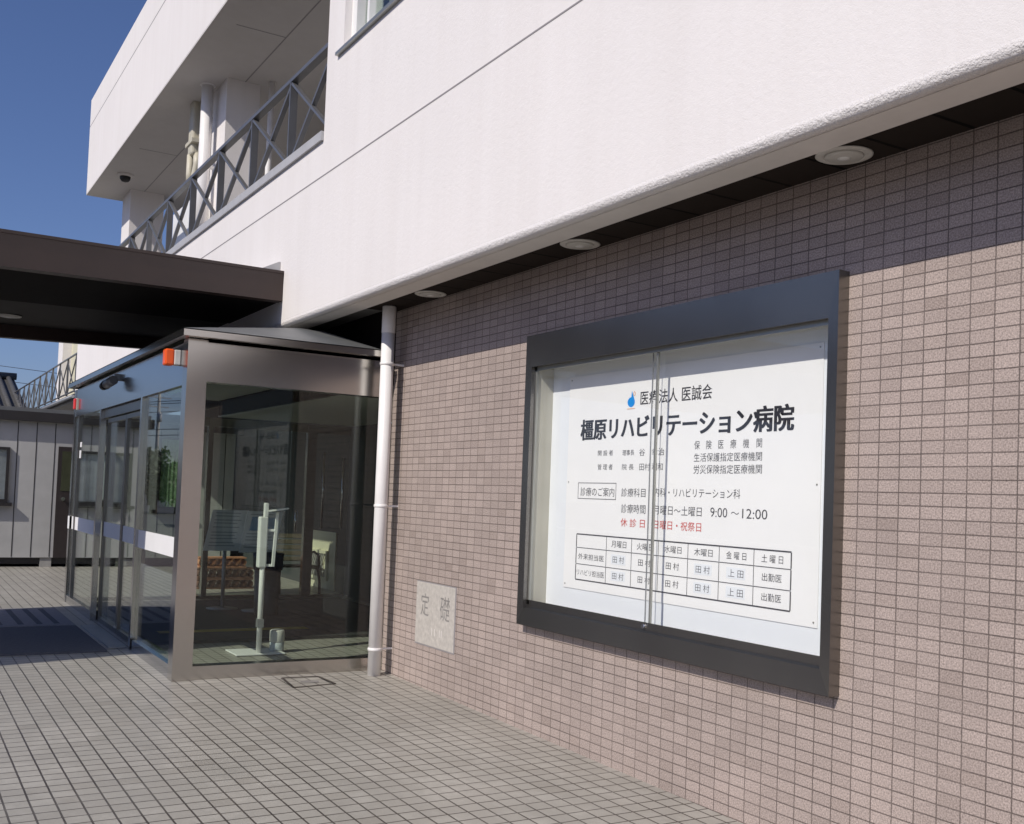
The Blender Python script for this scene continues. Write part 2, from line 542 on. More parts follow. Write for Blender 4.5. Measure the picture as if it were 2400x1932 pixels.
# first floor window
wx0, wx1, wz0, wz1 = -7.67, -5.75, 4.93, 6.35
f = part('window', 'white_paint', bld,
         (wx0, wx0 + 0.10, -0.44, -0.30, wz0, wz1), (wx1 - 0.07, wx1, -0.44, -0.30, wz0, wz1),
         (wx0 + 0.10, wx1 - 0.07, -0.44, -0.30, wz0, wz0 + 0.06), (wx0 + 0.10, wx1 - 0.07, -0.44, -0.30, wz1 - 0.06, wz1),
         (wx0 + 0.26, wx0 + 0.30, -0.42, -0.31, wz0 + 0.06, wz1 - 0.06), (wx0 + 0.88, wx0 + 0.94, -0.42, -0.31, wz0 + 0.06, wz1 - 0.06))
part('pane', 'glass', f, (wx0 + 0.10, wx1 - 0.07, -0.37, -0.362, wz0 + 0.06, wz1 - 0.06))
b = MB()
pr = []
n = 60
for i in range(n + 1):
    x = wx0 + 0.12 + (0.62) * i / n
    pr.append((x, -0.18 + 0.018 * math.sin(i * 1.35)))
for (xa, ya), (xb, yb) in zip(pr, pr[1:]):
    b.poly([(xa, ya, wz0 - 0.1), (xb, yb, wz0 - 0.1), (xb, yb, wz1), (xa, ya, wz1)])
b.build('curtain', 'curtain_grey', f)
part('room', 'inner_dark', f, (wx0 - 0.1, wx1 + 0.1, 0.4, 0.5, wz0 - 0.3, wz1 + 0.2))
part('sill', 'case_edge', f, (wx0 - 0.10, wx1 + 0.08, -0.53, -0.40, wz0 - 0.03, wz0 - 0.004))

# ---------------------------------------------------------------- balcony railing
RAILX = [-9.075, -10.225, -11.42, -12.63, -13.82, -15.03, -16.24, -17.45, -18.66, -19.87]


def railing(name, label, xs, x_start, x_end, zb, zt, y, q=1.0):
    t = thing(name, label, 'railing', ((x_start + x_end) / 2, y, zb))
    b = MB()
    b.box(x_end, x_start, y - 0.035 * q, y + 0.035 * q, zt - 0.035 * q, zt)
    b.build('top_rail', 'rail', t)
    if zb < 4:
        part('bottom_rail', 'rail', t, (x_end, x_start, y - 0.015, y + 0.015, zb + 0.03, zb + 0.05))
    for x in xs:
        part('post', 'rail', t, (x - 0.012 * q, x + 0.012 * q, y - 0.035 * q, y + 0.035 * q, zb, zt - 0.037 * q))
    ends = [x_start + 0.03] + list(xs)
    for xa, xb in zip(ends, ends[1:]):
        MB().bar((xa - 0.02, y + 0.0, zt - 0.05), (xb + 0.02, y + 0.0, zb + 0.02), 0.026 * q, 0.042 * q).build('brace', 'rail', t)
        MB().bar((xa - 0.02, y - 0.012, zb + 0.02), (xb + 0.02, y - 0.012, zt - 0.05), 0.024 * q, 0.04 * q).build('brace', 'rail', t)
    return t


railing('balcony_railing', 'charcoal cross braced railing along the open balcony above the entrance canopy', RAILX, -8.03, -20.4, 4.376, 5.165, -0.42)

# balcony pipes, duct, camera
t = thing('balcony_downpipe', 'thick white pipe beside the balcony column', 'pipe', (-13.75, -0.04, 4.34))
MB().tube([(-13.75, -0.04, 4.34), (-13.75, -0.04, 6.73)], 0.075).build('pipe', 'white_pipe', t)
MB().lathe((-13.75, -0.04, 6.70), [(0.078, 0), (0.10, 0.005), (0.10, 0.032), (0.078, 0.034)]).build('collar', 'white_pipe', t)
part('bracket', 'white_paint', t, (-13.77, -13.73, 0.036, 0.098, 5.62, 5.66))
t = thing('conduit', 'thin white conduit right of the balcony column', 'pipe', (-13.12, 0.62, 4.34))
MB().tube([(-13.12, 0.62, 4.34), (-13.12, 0.62, 6.73)], 0.04).build('pipe', 'white_pipe', t)
t = thing('cable_duct', 'beige bundle of air conditioner ducts hanging under the balcony ceiling', 'duct', (-14.45, 0.0, 5.6))
b = MB()
b.box(-14.62, -14.40, -0.06, 0.09, 5.98, 6.735, bev=0.03)
b.tube([(-14.56, -0.03, 6.0), (-14.57, -0.03, 5.75), (-14.55, -0.03, 5.62)], 0.045)
b.tube([(-14.44, 0.03, 6.0), (-14.42, 0.03, 5.85), (-14.50, 0.02, 5.70), (-14.48, 0.02, 5.58)], [0.05, 0.05, 0.045, 0.04])
b.tube([(-14.33, 0.05, 6.735), (-14.33, 0.05, 5.6)], 0.035)
b.build('duct', 'beige', t)
part('clamp', 'beige', t, (-14.68, -14.30, -0.08, 0.11, 6.12, 6.17))
t = thing('dome_camera', 'small white dome security camera under the far end of the balcony ceiling', 'camera', (-18.58, -0.16, 6.735))
MB().lathe((-18.58, -0.16, 6.735), [(0.13, 0.0), (0.13, -0.05), (0.11, -0.07)], 24).build('mount', 'lip', t)
MB().lathe((-18.58, -0.16, 6.665), [(0.09, 0.0), (0.085, -0.04), (0.06, -0.075), (0.02, -0.09)], 24).build('dome', 'iron', t)
t = thing('outdoor_unit', 'white air conditioner casing standing behind the balcony railing', 'air conditioner', (-14.5, 0.03, 4.33))
part('casing', 'white_paint', t, (-15.10, -13.90, -0.10, 0.16, 4.36, 5.28), bev=0.01)
part('foot', 'iron', t, (-15.06, -13.94, -0.08, 0.14, 4.33, 4.36))

# ---------------------------------------------------------------- soffit downlights
for k, (x, y, lab) in enumerate(((-2.925, -0.155, 'round white recessed soffit light nearest the camera, large in the upper right'),
                                 (-4.817, -0.14, 'round white recessed soffit light above the sign case'),
                                 (-6.695, -0.135, 'round white recessed soffit light beside the top of the drainpipe'))):
    if k == 0:
        dl = thing('downlight', lab, 'ceiling light', (x, y, 2.905), 'recessed lights under the overhang')
        MB().lathe((x, y, 2.903), [(0.070, 0.0), (0.074, -0.006), (0.105, -0.008), (0.113, -0.004), (0.113, 0.0)], 48).build('trim_ring', 'lamp_white', dl)
        b = MB()
        b.lathe((x, y, 2.899), [(0.078, -0.002), (0.072, -0.010), (0.045, -0.008), (0.03, -0.013), (0.005, -0.013)], 48)
        b.build('lens', 'lamp_white', dl)
        MB().lathe((x, y, 2.89), [(0.026, 0.0), (0.026, -0.004), (0.01, -0.006)], 24).build('cap', 'white_paint', dl)
        DL0 = dl
    else:
        d = copy_tree(DL0)
        d.location = (x, y, 2.905)
        d['label'] = lab

# ---------------------------------------------------------------- drainpipe
t = thing('drainpipe', 'white drainpipe down the end of the tiled wall beside the glass vestibule', 'pipe', (-7.39, -0.14, 0.09))
MB().tube([(-7.39, -0.14, 0.09), (-7.39, -0.14, 2.905)], 0.05, 32).build('pipe', 'white_pipe', t)
for z in (2.462, 1.375, 0.29):
    b = MB()
    b.lathe((-7.39, -0.14, z - 0.017), [(0.0505, 0.004), (0.0555, 0.008), (0.0555, 0.024), (0.0505, 0.028)], 32)
    b.box(-7.396, -7.384, -0.085, -0.001, z - 0.007, z + 0.007)
    b.build('bracket', 'white_pipe', t)
MB().lathe((-7.39, -0.14, 2.70), [(0.051, 0), (0.0525, 0.003), (0.0525, 0.20), (0.051, 0.204)], 32).build('socket', 'white_pipe', t)

# ---------------------------------------------------------------- lettering
FONT_OBJ = []


def glyphs(s, x0, x1, z0, z1, y, bold=0.0):
    """mesh data of a string scaled into a box of the plane y"""
    cu = bpy.data.curves.new('txt', 'FONT')
    cu.body = s
    cu.size = 1.0
    cu.resolution_u = 3
    cu.offset = bold
    o = bpy.data.objects.new('txt', cu)
    COL.objects.link(o)
    bpy.context.view_layer.update()
    dg = bpy.context.evaluated_depsgraph_get()
    me = bpy.data.meshes.new_from_object(o.evaluated_get(dg))
    bpy.data.objects.remove(o)
    bpy.data.curves.remove(cu)
    vx = [v.co.x for v in me.vertices]
    vy = [v.co.y for v in me.vertices]
    if not vx:
        return me
    a, c, e, g = min(vx), max(vx), min(vy), max(vy)
    for v in me.vertices:
        v.co = ((v.co.x - a) / (c - a) * (x1 - x0) + x0, y, (v.co.y - e) / (g - e) * (z1 - z0) + z0)
    return me


def lettering(name, mat, parent, rows, y, bold=0.0, fat=0.0):
    """each line of writing is a mesh of its own, facing the viewer"""
    for r in rows:
        b = MB()
        for k, dx in enumerate((-fat, 0.0, fat) if fat else (0.0,)):
            me = glyphs(r[0], r[1] + dx, r[2] + dx, r[3], r[4], y - 0.0002 * k, r[5] if len(r) > 5 else bold)
            b.bm.from_mesh(me)
            bpy.data.meshes.remove(me)
        for f in b.bm.faces:
            f.normal_update()
            if f.normal.y > 0:
                f.normal_flip()
        b.build(name, mat, parent, recalc=False)


# ---------------------------------------------------------------- display case with the sign
case = thing('display_case', 'dark metal framed glass display case with a white hospital sign', 'sign case', (-4.24, 0.0, 0.71))
FX0, FX1, FZ0, FZ1 = -5.475, -3.018, 0.712, 2.466
IX0, IX1, IZ0, IZ1 = -5.412, -3.074, 0.815, 2.272
yf, yi = -0.062, -0.0585


def frame_piece(name, o4, i4):
    """a mitred flat band from outer edge o4 (y=yf) to inner edge i4 (y=yi), with depth to the wall"""
    b = MB()
    (ox0, oz0), (ox1, oz1) = o4
    (ix0, iz0), (ix1, iz1) = i4
    fr = [(ox0, yf, oz0), (ox1, yf, oz1), (ix1, yi, iz1), (ix0, yi, iz0)]
    bk = [(ox0, -0.0005, oz0), (ox1, -0.0005, oz1), (ix1, 0.012, iz1), (ix0, 0.012, iz0)]
    v = [b.bm.verts.new(p) for p in fr] + [b.bm.verts.new(p) for p in bk]
    for f in ((0, 1, 2, 3), (7, 6, 5, 4), (0, 4, 5, 1), (1, 5, 6, 2), (2, 6, 7, 3), (3, 7, 4, 0)):
        b.bm.faces.new([v[i] for i in f])
    return b.build(name, 'case_metal', case)


frame_piece('frame_top', ((FX0, FZ1), (FX1, FZ1)), ((IX0, IZ1), (IX1, IZ1)))
frame_piece('frame_bottom', ((FX0, FZ0), (FX1, FZ0)), ((IX0, IZ0), (IX1, IZ0)))
frame_piece('frame_side', ((FX0, FZ0), (FX0, FZ1)), ((IX0, IZ0), (IX0, IZ1)))
frame_piece('frame_side', ((FX1, FZ0), (FX1, FZ1)), ((IX1, IZ0), (IX1, IZ1)))
part('sill_track', 'case_metal', case, (IX0, IX1, -0.026, 0.09, 0.79, 0.835), (IX0, IX1, -0.026, -0.020, 0.835, 0.862), (IX0, IX1, -0.004, 0.004, 0.835, 0.856))
part('head_track', 'case_edge', case, (IX0, IX1, -0.026, -0.016, 2.25, 2.30), (IX0, IX1, -0.004, 0.004, 2.255, 2.30))
part('lining', 'case_inner', case,
     (-5.43, -5.405, -0.01, 0.10, 0.80, 2.33), (-3.075, -3.05, -0.01, 0.10, 0.80, 2.33),
     (-5.405, -3.075, 0.008, 0.10, 2.295, 2.33))
part('back_board', 'board_white', case, (-5.435, -3.045, 0.10, 0.115, 0.775, 2.39))
part('frame_trim', 'case_edge', case, (IX0, IX0 + 0.014, -0.026, -0.012, 0.835, 2.28))
g = part('glass_pane', 'case_glass', case, (-5.42, -4.245, -0.012, -0.008, 0.85, 2.28))
part('pane_edge', 'case_edge', g, (-4.258, -4.246, -0.016, -0.004, 0.85, 2.28))
g = part('glass_pane', 'case_glass', case, (-4.315, -3.10, 0.006, 0.010, 0.85, 2.28))
part('pane_edge', 'wire_grey', g, (-4.318, -4.314, 0.005, 0.011, 0.85, 2.28))
MB().tube([(-4.275, -0.040, 0.842), (-4.275, -0.020, 0.842)], 0.011, 16).build('lock', 'chrome', case)
# sheet
yp = 0.0955
sheet = part('sign_sheet', 'paper', case, (-5.215, -3.235, yp, 0.0995, 0.957, 2.205))
yt = yp - 0.0012
FS = '\u3000'
lettering('title_lettering', 'ink', sheet, [('橿原リハビリテーション病院', -5.084, -3.402, 1.822, 1.946)], yt, 0.012, 0.004)
lettering('heading_lettering', 'ink', sheet, [('医療法人' + ' ' + '医誠会', -4.526, -3.950, 2.000, 2.076)], yt, 0.004)
thin = [
    ('保' + FS + '険' + FS + '医' + FS + '療' + FS + '機' + FS + '関', -4.073, -3.597, 1.750, 1.794),
    ('生活保護指定医療機関', -4.073, -3.595, 1.688, 1.731),
    ('労災保険指定医療機関', -4.073, -3.593, 1.628, 1.672),
    ('開 設 者', -4.905, -4.760, 1.731, 1.762), ('理事長', -4.672, -4.567, 1.729, 1.760), ('谷' + FS + '幸治', -4.522, -4.310, 1.725, 1.764),
    ('管 理 者', -4.903, -4.760, 1.651, 1.683), ('院' + ' ' + '長', -4.672, -4.567, 1.650, 1.682), ('田村 利和', -4.516, -4.318, 1.646, 1.685),
    ('診療のご案内', -5.066, -4.736, 1.500, 1.550),
    ('診療科目', -4.670, -4.456, 1.502, 1.550), ('内科・リハビリテーション科', -4.382, -3.732, 1.508, 1.554),
    ('診療時間', -4.667, -4.452, 1.413, 1.462), ('月曜日～土曜日', -4.384, -4.003, 1.414, 1.462), ('9:00', -3.939, -3.818, 1.416, 1.462), ('～', -3.792, -3.737, 1.433, 1.445), ('12:00', -3.715, -3.550, 1.416, 1.462),
]
lettering('notice_lettering', 'ink_thin', sheet, thin, yt, -0.004)
red = [('休' + ' ' + '診' + ' ' + '日', -4.668, -4.454, 1.338, 1.384), ('日曜日・祝祭日', -4.376, -4.003, 1.338, 1.384)]
lettering('red_lettering', 'ink_red', sheet, red, yt, 0.0)
TX = [-5.089, -4.793, -4.562, -4.333, -4.097, -3.866, -3.629, -3.394]
TZ = [1.277, 1.199, 1.104, 1.013]
rows = []
for i, d in enumerate(('月', '火', '水', '木', '金', '土')):
    c = (TX[i + 1] + TX[i + 2]) / 2
    rows.append((d + ' 曜 日' if i in (4, 5) else d + '曜日', c - 0.068, c + 0.068, 1.219, 1.256))
rows.append(('外来担当医', -5.066, -4.814, 1.132, 1.166))
rows.append(('リハビリ担当医', -5.075, -4.806, 1.040, 1.074))
for z in (1.134, 1.043):
    for i, nme in enumerate(('田 村', '田 村', '田 村', '田 村', '上 田', '出勤医')):
        c = (TX[i + 1] + TX[i + 2]) / 2
        h = 0.062 if nme == '出勤医' else 0.052
        rows.append((nme, c - h, c + h, z, z + 0.037))
lettering('timetable_lettering', 'ink_thin', sheet, rows, yt, -0.004)
b = MB()
for i, z in enumerate(TZ):
    w = 0.0032 if i in (0, 3) else 0.0016
    b.box(TX[0], TX[-1], yt - 0.0006, yt + 0.0004, z - w, z + w)
for i, x in enumerate(TX):
    w = 0.0032 if i in (0, 7) else 0.0014
    for za, zb in zip(TZ, TZ[1:]):
        b.box(x - w, x + w, yt - 0.0005, yt + 0.0005, zb + 0.0033, za - 0.0033)
for x0, x1, z0, z1 in ((-5.092, -4.720, 1.574, 1.577), (-5.092, -4.720, 1.483, 1.486), (-5.092, -5.0895, 1.4862, 1.5738), (-4.7225, -4.720, 1.4862, 1.5738)):
    b.box(x0, x1, yt - 0.0005, yt + 0.0005, z0, z1)
b.build('table_rules', 'ink_thin', sheet)
pieces('name_slip', 'board_white', sheet, *[(c - 0.065, c + 0.065, yt + 0.0004, yp - 0.0002, z - 0.008, z + 0.046) for z in (1.134, 1.043) for c in (-4.678, -3.982, -3.748)])
# drop shaped emblem
b = MB()
cx, cz = -4.608, 2.022
pts = []
for k in range(28):
    a = math.pi * (0.15 + 1.60 * k / 27) + math.pi * 0.35
    pts.append((cx + 0.032 * math.cos(a), cz + 0.027 * math.sin(a)))
pts.append((cx + 0.004, cz + 0.062))
b.prism([(x, z) for x, z in pts], yt - 0.0004, yt + 0.0004, 'y')
b.build('emblem', 'ink_blue', sheet)
b = MB()
for k in range(16):
    a0, a1 = 2 * math.pi * k / 16, 2 * math.pi * (k + 1) / 16
    b.bar((cx + 0.027 + 0.008 * math.cos(a0), yt, cz + 0.045 + 0.011 * math.sin(a0)), (cx + 0.027 + 0.008 * math.cos(a1), yt, cz + 0.045 + 0.011 * math.sin(a1)), 0.0025, 0.001)
b.build('emblem_ring', 'ink_orange', sheet)
part('emblem_rule', 'ink_orange', sheet, (cx - 0.035, cx + 0.035, yt - 0.0004, yt + 0.0004, cz - 0.038, cz - 0.035))
for x in (-5.195, -3.255):
    for z in (0.98, 1.58, 2.185):
        MB().tube([(x, yp, z), (x, yp - 0.003, z)], 0.004, 10).build('pin', 'case_edge', sheet)

# ---------------------------------------------------------------- foundation stone
t = thing('foundation_stone', 'pale engraved foundation stone set low in the tiled wall', 'plaque', (-6.68, 0, 0.39))
part('slab', 'stone', t, (-6.985, -6.385, -0.006, 0.05, 0.397, 0.838), bev=0.002)
part('joint', 'groove', t, (-6.985, -6.372, -0.0035, 0.0, 0.838, 0.846), (-6.385, -6.372, -0.0035, 0.0, 0.397, 0.838), (-6.985, -6.372, -0.0035, 0.0, 0.388, 0.397))
b = MB()
lettering('engraving', 'stone_ink', t, [('定', -6.905, -6.775, 0.600, 0.762, 0.0), ('礎', -6.600, -6.455, 0.595, 0.765, 0.0)], -0.0068, 0.0)
pieces('date_mark', 'lip', t, *[(x, x + 0.008, -0.0068, -0.006, 0.475, 0.525) for x in (-6.72, -6.675, -6.60, -6.57)])

# ---------------------------------------------------------------- entrance canopy
t = thing('entrance_canopy', 'flat dark brown canopy projecting from the white wall over the entrance', 'canopy', (-10.5, -3.5, 3.1))
def canopy_slab(name, mat, xa0, xa1, z0, z1, dy=0.0, m0=0.27, m1=0.27):  # skew and tilt shaped to place the canopy shadow; outer plan is assumed
    """slab between near edge offset xa1 and far edge offset xa0, skewed a little and falling outwards"""
    b = MB()
    vs = []
    for y in (-7.2 + dy, -0.502):
        d = -0.5 - y
        for x, m in ((xa0, m0), (xa1, m1)):
            for z in (z0, z1):
                vs.append(b.bm.verts.new((x + m * d, y, z - 0.056 * d)))
    for f in ((0, 1, 3, 2), (4, 6, 7, 5), (0, 4, 5, 1), (2, 3, 7, 6), (0, 2, 6, 4), (1, 5, 7, 3)):
        b.bm.faces.new([vs[i] for i in f])
    return b.build(name, mat, t)


canopy_slab('fascia', 'canopy', -8.99, -8.87, 3.112, 3.352)
canopy_slab('fascia_cap', 'canopy', -9.0, -8.862, 3.352, 3.376)
canopy_slab('far_fascia', 'canopy', -12.26, -12.16, 3.0, 3.37)
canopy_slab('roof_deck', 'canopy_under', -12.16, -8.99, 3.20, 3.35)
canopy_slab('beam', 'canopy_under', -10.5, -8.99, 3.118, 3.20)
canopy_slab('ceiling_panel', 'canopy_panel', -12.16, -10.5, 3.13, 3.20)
MB().prism([(-0.502, 3.36), (-0.502, 3.475), (-0.515, 3.475), (-0.70, 3.38), (-0.70, 3.36)], -10.6, -8.97).build('flashing', 'cap', t)
for y, lab in ((-2.47, 'small round light in the underside of the canopy, at the left edge of the picture'), (-2.95, 'small round canopy light farther out than its neighbour, mostly cut off by the picture edge')):
    d = copy_tree(DL0)
    d.location = (-10.95 if y > -2.6 else -11.6, y, 3.017 if y > -2.6 else 2.990)
    d['label'] = lab
    d['group'] = 'recessed lights under the canopy'

# ---------------------------------------------------------------- entrance vestibule
v = thing('entrance_vestibule', 'glass and stainless steel entrance vestibule with a low hipped metal roof', 'vestibule', (-10.0, -0.8, 0.1))
part('corner_post', 'steel', v, (-7.69, -7.56, -1.6, -1.46, 0.085, 2.52))
part('far_post', 'steel', v, (-12.70, -12.60, -1.6, -1.54, 0.10, 2.50))
part('lintel', 'steel_front', v, (-12.60, -7.69, -1.595, -1.47, 2.195, 2.50))
part('side_lintel', 'steel', v, (-7.69, -7.575, -1.46, -0.02, 2.222, 2.52))
part('side_sill', 'steel', v, (-7.69, -7.575, -1.46, -0.02, 0.05, 0.193))
pieces('front_sill', 'steel_front', v, (-8.97, -7.69, -1.595, -1.48, 0.05, 0.197))
pieces('front_sill', 'steel_front', v, (-12.60, -11.02, -1.595, -1.48, 0.05, 0.21))
part('mullion', 'steel', v, (-11.02, -10.96, -1.6, -1.545, 0.08, 2.193))
part('mullion', 'steel', v, (-9.09, -9.03, -1.6, -1.545, 0.08, 2.193))
part('mullion', 'steel_dark', v, (-12.40, -12.36, -1.59, -1.545, 0.21, 2.193))
part('mullion', 'steel', v, (-12.70, -12.62, 1.14, 1.26, 0.12, 2.30))
part('mullion', 'steel', v, (-12.70, -12.62, -0.10, -0.04, 0.12, 2.30))
pieces('far_rail', 'steel', v, (-12.69, -12.63, -1.54, 1.72, 2.195, 2.30), (-12.69, -12.63, -1.54, 1.72, 0.10, 0.17))
part('side_glass', 'glass', v, (-7.632, -7.624, -1.46, -0.79, 0.193, 2.222))
part('side_glass', 'glass', v, (-7.632, -7.624, -0.788, -0.02, 0.193, 2.222))
part('front_glass', 'glass', v, (-9.03, -7.69, -1.572, -1.564, 0.197, 2.195))
part('front_glass', 'glass', v, (-12.36, -11.02, -1.572, -1.564, 0.21, 2.195))
part('front_glass', 'glass', v, (-12.60, -12.40, -1.572, -1.564, 0.21, 2.195))
part('far_glass', 'glass', v, (-12.664, -12.656, -1.54, 1.72, 0.17, 2.195))
for x0, x1 in ((-10.95, -10.005), (-9.995, -9.09)):
    d = part('sliding_door', 'steel_dark', v, (x0, x0 + 0.035, -1.535, -1.50, 0.115, 2.10), (x1 - 0.035, x1, -1.535, -1.50, 0.115, 2.10),
             (x0 + 0.035, x1 - 0.035, -1.535, -1.50, 0.115, 0.16), (x0 + 0.035, x1 - 0.035, -1.535, -1.50, 2.06, 2.10))
    part('door_glass', 'glass', d, (x0 + 0.035, x1 - 0.035, -1.521, -1.514, 0.16, 2.06))
part('door_head', 'steel_dark', v, (-10.96, -9.09, -1.56, -1.46, 2.11, 2.19))
part('door_lock', 'chrome', v, (-10.03, -9.97, -1.55, -1.536, 0.165, 0.185))
part('threshold', 'wire_grey', v, (-10.6, -9.15, -1.74, -1.60, 0.11, 0.125))
pieces('warning_film', 'tape', v, (-9.03, -7.69, -1.577, -1.573, 0.95, 1.095), (-12.36, -11.02, -1.577, -1.573, 0.945, 1.085), (-12.60, -12.405, -1.577, -1.573, 0.945, 1.085))
pieces('warning_film', 'tape', v, (-10.91, -10.045, -1.5255, -1.522, 0.95, 1.09), (-9.955, -9.13, -1.5255, -1.522, 0.95, 1.09))
pieces('post_film', 'tape', v, (-12.62, -12.60, -1.604, -1.545, 0.945, 1.085), (-12.70, -12.62, -1.604, -1.6, 0.945, 1.085))
pieces('notice_sticker', 'tape', v, (-12.30, -12.20, -1.576, -1.573, 1.85, 1.905), (-12.32, -12.22, -1.576, -1.573, 1.73, 1.815))
# roof
b = MB()
E4 = [(-12.80, -1.66, 2.575), (-7.45, -1.66, 2.575), (-7.45, -0.16, 2.575), (-12.80, -0.16, 2.575)]
r1, r2 = (-8.50, -0.47, 2.835), (-11.75, -0.47, 2.835)
r1b, r2b = (-8.32, -0.30, 2.80), (-11.9, -0.30, 2.80)
b.poly([E4[0], E4[1], r1, r2])
b.poly([E4[1], E4[2], r1b, r1])
b.poly([E4[2], E4[3], r2b, r1b])
b.poly([E4[3], E4[0], r2, r2b])
b.poly([r1, r1b, r2b, r2])
b.poly([(x, y, 2.57) for x, y, z in E4][::-1])
bmesh.ops.remove_doubles(b.bm, verts=b.bm.verts[:], dist=1e-4)
b.build('roof', 'roof_metal', v)
part('eave_trim', 'steel', v, (-12.80, -7.45, -1.66, -1.60, 2.523, 2.568), (-7.52, -7.45, -1.60, -0.16, 2.523, 2.568), (-12.80, -12.74, -1.60, -0.16, 2.523, 2.568))
part('ceiling', 'ceil', v, (-12.62, -7.575, -1.46, 0.0, 2.505, 2.52))
part('inner_ceiling', 'ceil', v, (-12.62, -7.57, -0.0, 1.72, 2.31, 2.33))
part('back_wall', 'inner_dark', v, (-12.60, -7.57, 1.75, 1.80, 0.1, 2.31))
d = part('inner_door', 'steel_dark', v, (-9.9, -9.84, 1.69, 1.745, 0.12, 2.1), (-8.9, -8.84, 1.69, 1.745, 0.12, 2.1), (-9.84, -8.9, 1.69, 1.745, 2.02, 2.1))
part('pull_handle', 'chrome', d, (-9.80, -9.77, 1.64, 1.67, 0.9, 1.5))
for y, z0, z1 in ((1.36, 1.0, 1.95), (1.62, 1.0, 1.90), (1.02, 0.95, 1.22)):
    MB().tube([(-12.60, y, z0), (-12.60, y, z1)], 0.016, 12).build('pull_handle', 'chrome', v)
part('floor_mat', 'floor_mat', v, (-12.5, -9.25, -1.40, 1.60, 0.10, 0.136))
part('floor_strip', 'yellow', v, (-9.9, -9.75, -1.2, 0.2, 0.137, 0.139))

t = thing('alarm_lamp', 'orange warning lamp on the lintel beside the near vestibule post', 'lamp', (-7.86, -1.6, 2.40))
MB().box(-7.86, -7.78, -1.64, -1.596, 2.345, 2.455, bev=0.006).build('base', 'lamp_white', t)
MB().box(-7.875, -7.785, -1.705, -1.64, 2.34, 2.46, bev=0.012).build('lens', 'orange', t)
t = thing('alarm_lamp', 'small red warning lamp at the far end of the vestibule lintel', 'lamp', (-12.5, -1.6, 2.33))
part('base', 'lamp_white', t, (-12.58, -12.50, -1.608, -1.596, 2.27, 2.40))
MB().box(-12.575, -12.505, -1.632, -1.608, 2.275, 2.395, bev=0.008).build('lens', 'red', t)
t = thing('door_sensor_camera', 'small black and silver camera bracketed on the vestibule lintel above the doors', 'camera', (-10.1, -1.6, 2.40))
b = MB()
b.box(-10.14, -10.08, -1.64, -1.596, 2.41, 2.47)
b.tube([(-10.11, -1.63, 2.44), (-10.11, -1.67, 2.40)], 0.012, 10)
b.build('bracket', 'wire_grey', t)
MB().tube([(-10.02, -1.66, 2.405), (-10.16, -1.70, 2.37)], [0.042, 0.042], 16).build('body', 'wire_grey', t)
MB().tube([(-10.161, -1.7003, 2.3698), (-10.22, -1.717, 2.355)], [0.045, 0.036], 16).build('lens_hood', 'iron', t)

# floor mats outside
o = part('entrance_mat', 'mat_navy', None, (-10.60, -8.98, -3.6, -1.78, 0.10, 0.122))
tag(o, 'dark navy mat on the shaded paving in front of the sliding doors', 'mat')
t = thing('striped_mat', 'grey mat with dark stripes beyond the navy mat', 'mat', (-11.3, -2.6, 0.11))
part('base', 'mat_grey', t, (-12.1, -10.62, -3.6, -1.78, 0.10, 0.126))
pieces('stripe', 'mat_navy', t, *[(-12.0, -10.75, y, y + 0.05, 0.126, 0.128) for y in (-3.4, -3.2, -3.0, -2.8, -2.62, -2.44, -2.26, -2.10, -1.95)])

# drain cover
t = thing('drain_cover', 'square tiled drain cover set in the paving by the vestibule corner', 'drain cover', (-7.28, -0.7, 0.092))
P4 = [(-7.47, -0.83), (-7.455, -0.56), (-7.15, -0.545), (-7.10, -0.87)]
b = MB()
for (xa, ya), (xb, yb) in zip(P4, P4[1:] + P4[:1]):
    b.bar((xa, ya, gz(xa) + 0.002), (xb, yb, gz(xb) + 0.002), 0.018, 0.006, (0, 0, 1))
b.build('rim', 'steel_dark', t)
b = MB()
b.bar((-7.30, -0.75, gz(-7.3) + 0.003), (-7.26, -0.63, gz(-7.26) + 0.003), 0.05, 0.004, (0, 0, 1))
b.build('grip', 'stone_ink', t)

# ---------------------------------------------------------------- things inside the vestibule
t = thing('thermometer_stand', 'white thermometer stand on a square foot behind the side glass', 'stand', (-8.55, -0.67, 0.12))
part('foot', 'white_paint', t, (-8.78, -8.46, -0.88, -0.47, 0.108, 0.12), bev=0.003)
MB().tube([(-8.52, -0.68, 0.12), (-8.52, -0.68, 1.16)], 0.022, 16).build('pole', 'white_paint', t)
part('pole_sleeve', 'wire_grey', t, (-8.546, -8.494, -0.706, -0.654, 0.33, 0.40))
b = MB()
b.box(-8.56, -8.49, -0.725, -0.655, 0.82, 1.24, bev=0.01)
b.box(-8.535, -8.495, -0.69, -0.655, 1.24, 1.355, bev=0.006)
b.build('sensor_head', 'white_paint', t)
b = MB()
b.bar((-8.50, -0.655, 1.29), (-8.47, -0.50, 1.315), 0.10, 0.012, (0, 0, 1))
b.bar((-8.50, -0.58, 1.28), (-8.50, -0.60, 0.83), 0.022, 0.022)
b.bar((-8.52, -0.66, 1.13), (-8.50, -0.58, 1.13), 0.02, 0.02, (0, 0, 1))
b.bar((-8.52, -0.66, 0.84), (-8.50, -0.60, 0.84), 0.02, 0.02, (0, 0, 1))
b.build('bottle_holder', 'white_paint', t)
t = thing('disinfectant_pot', 'small clear pot on the floor beside the thermometer stand', 'pot', (-8.62, -0.51, 0.12))
MB().lathe((-8.60, -0.50, 0.12), [(0.055, 0), (0.06, 0.01), (0.06, 0.07), (0.055, 0.075)], 24).build('pot', 'blue_plastic', t)
MB().lathe((-8.60, -0.50, 0.1955), [(0.06, 0), (0.062, 0.005), (0.062, 0.09), (0.05, 0.1)], 24).build('lid', 'lamp_white', t)


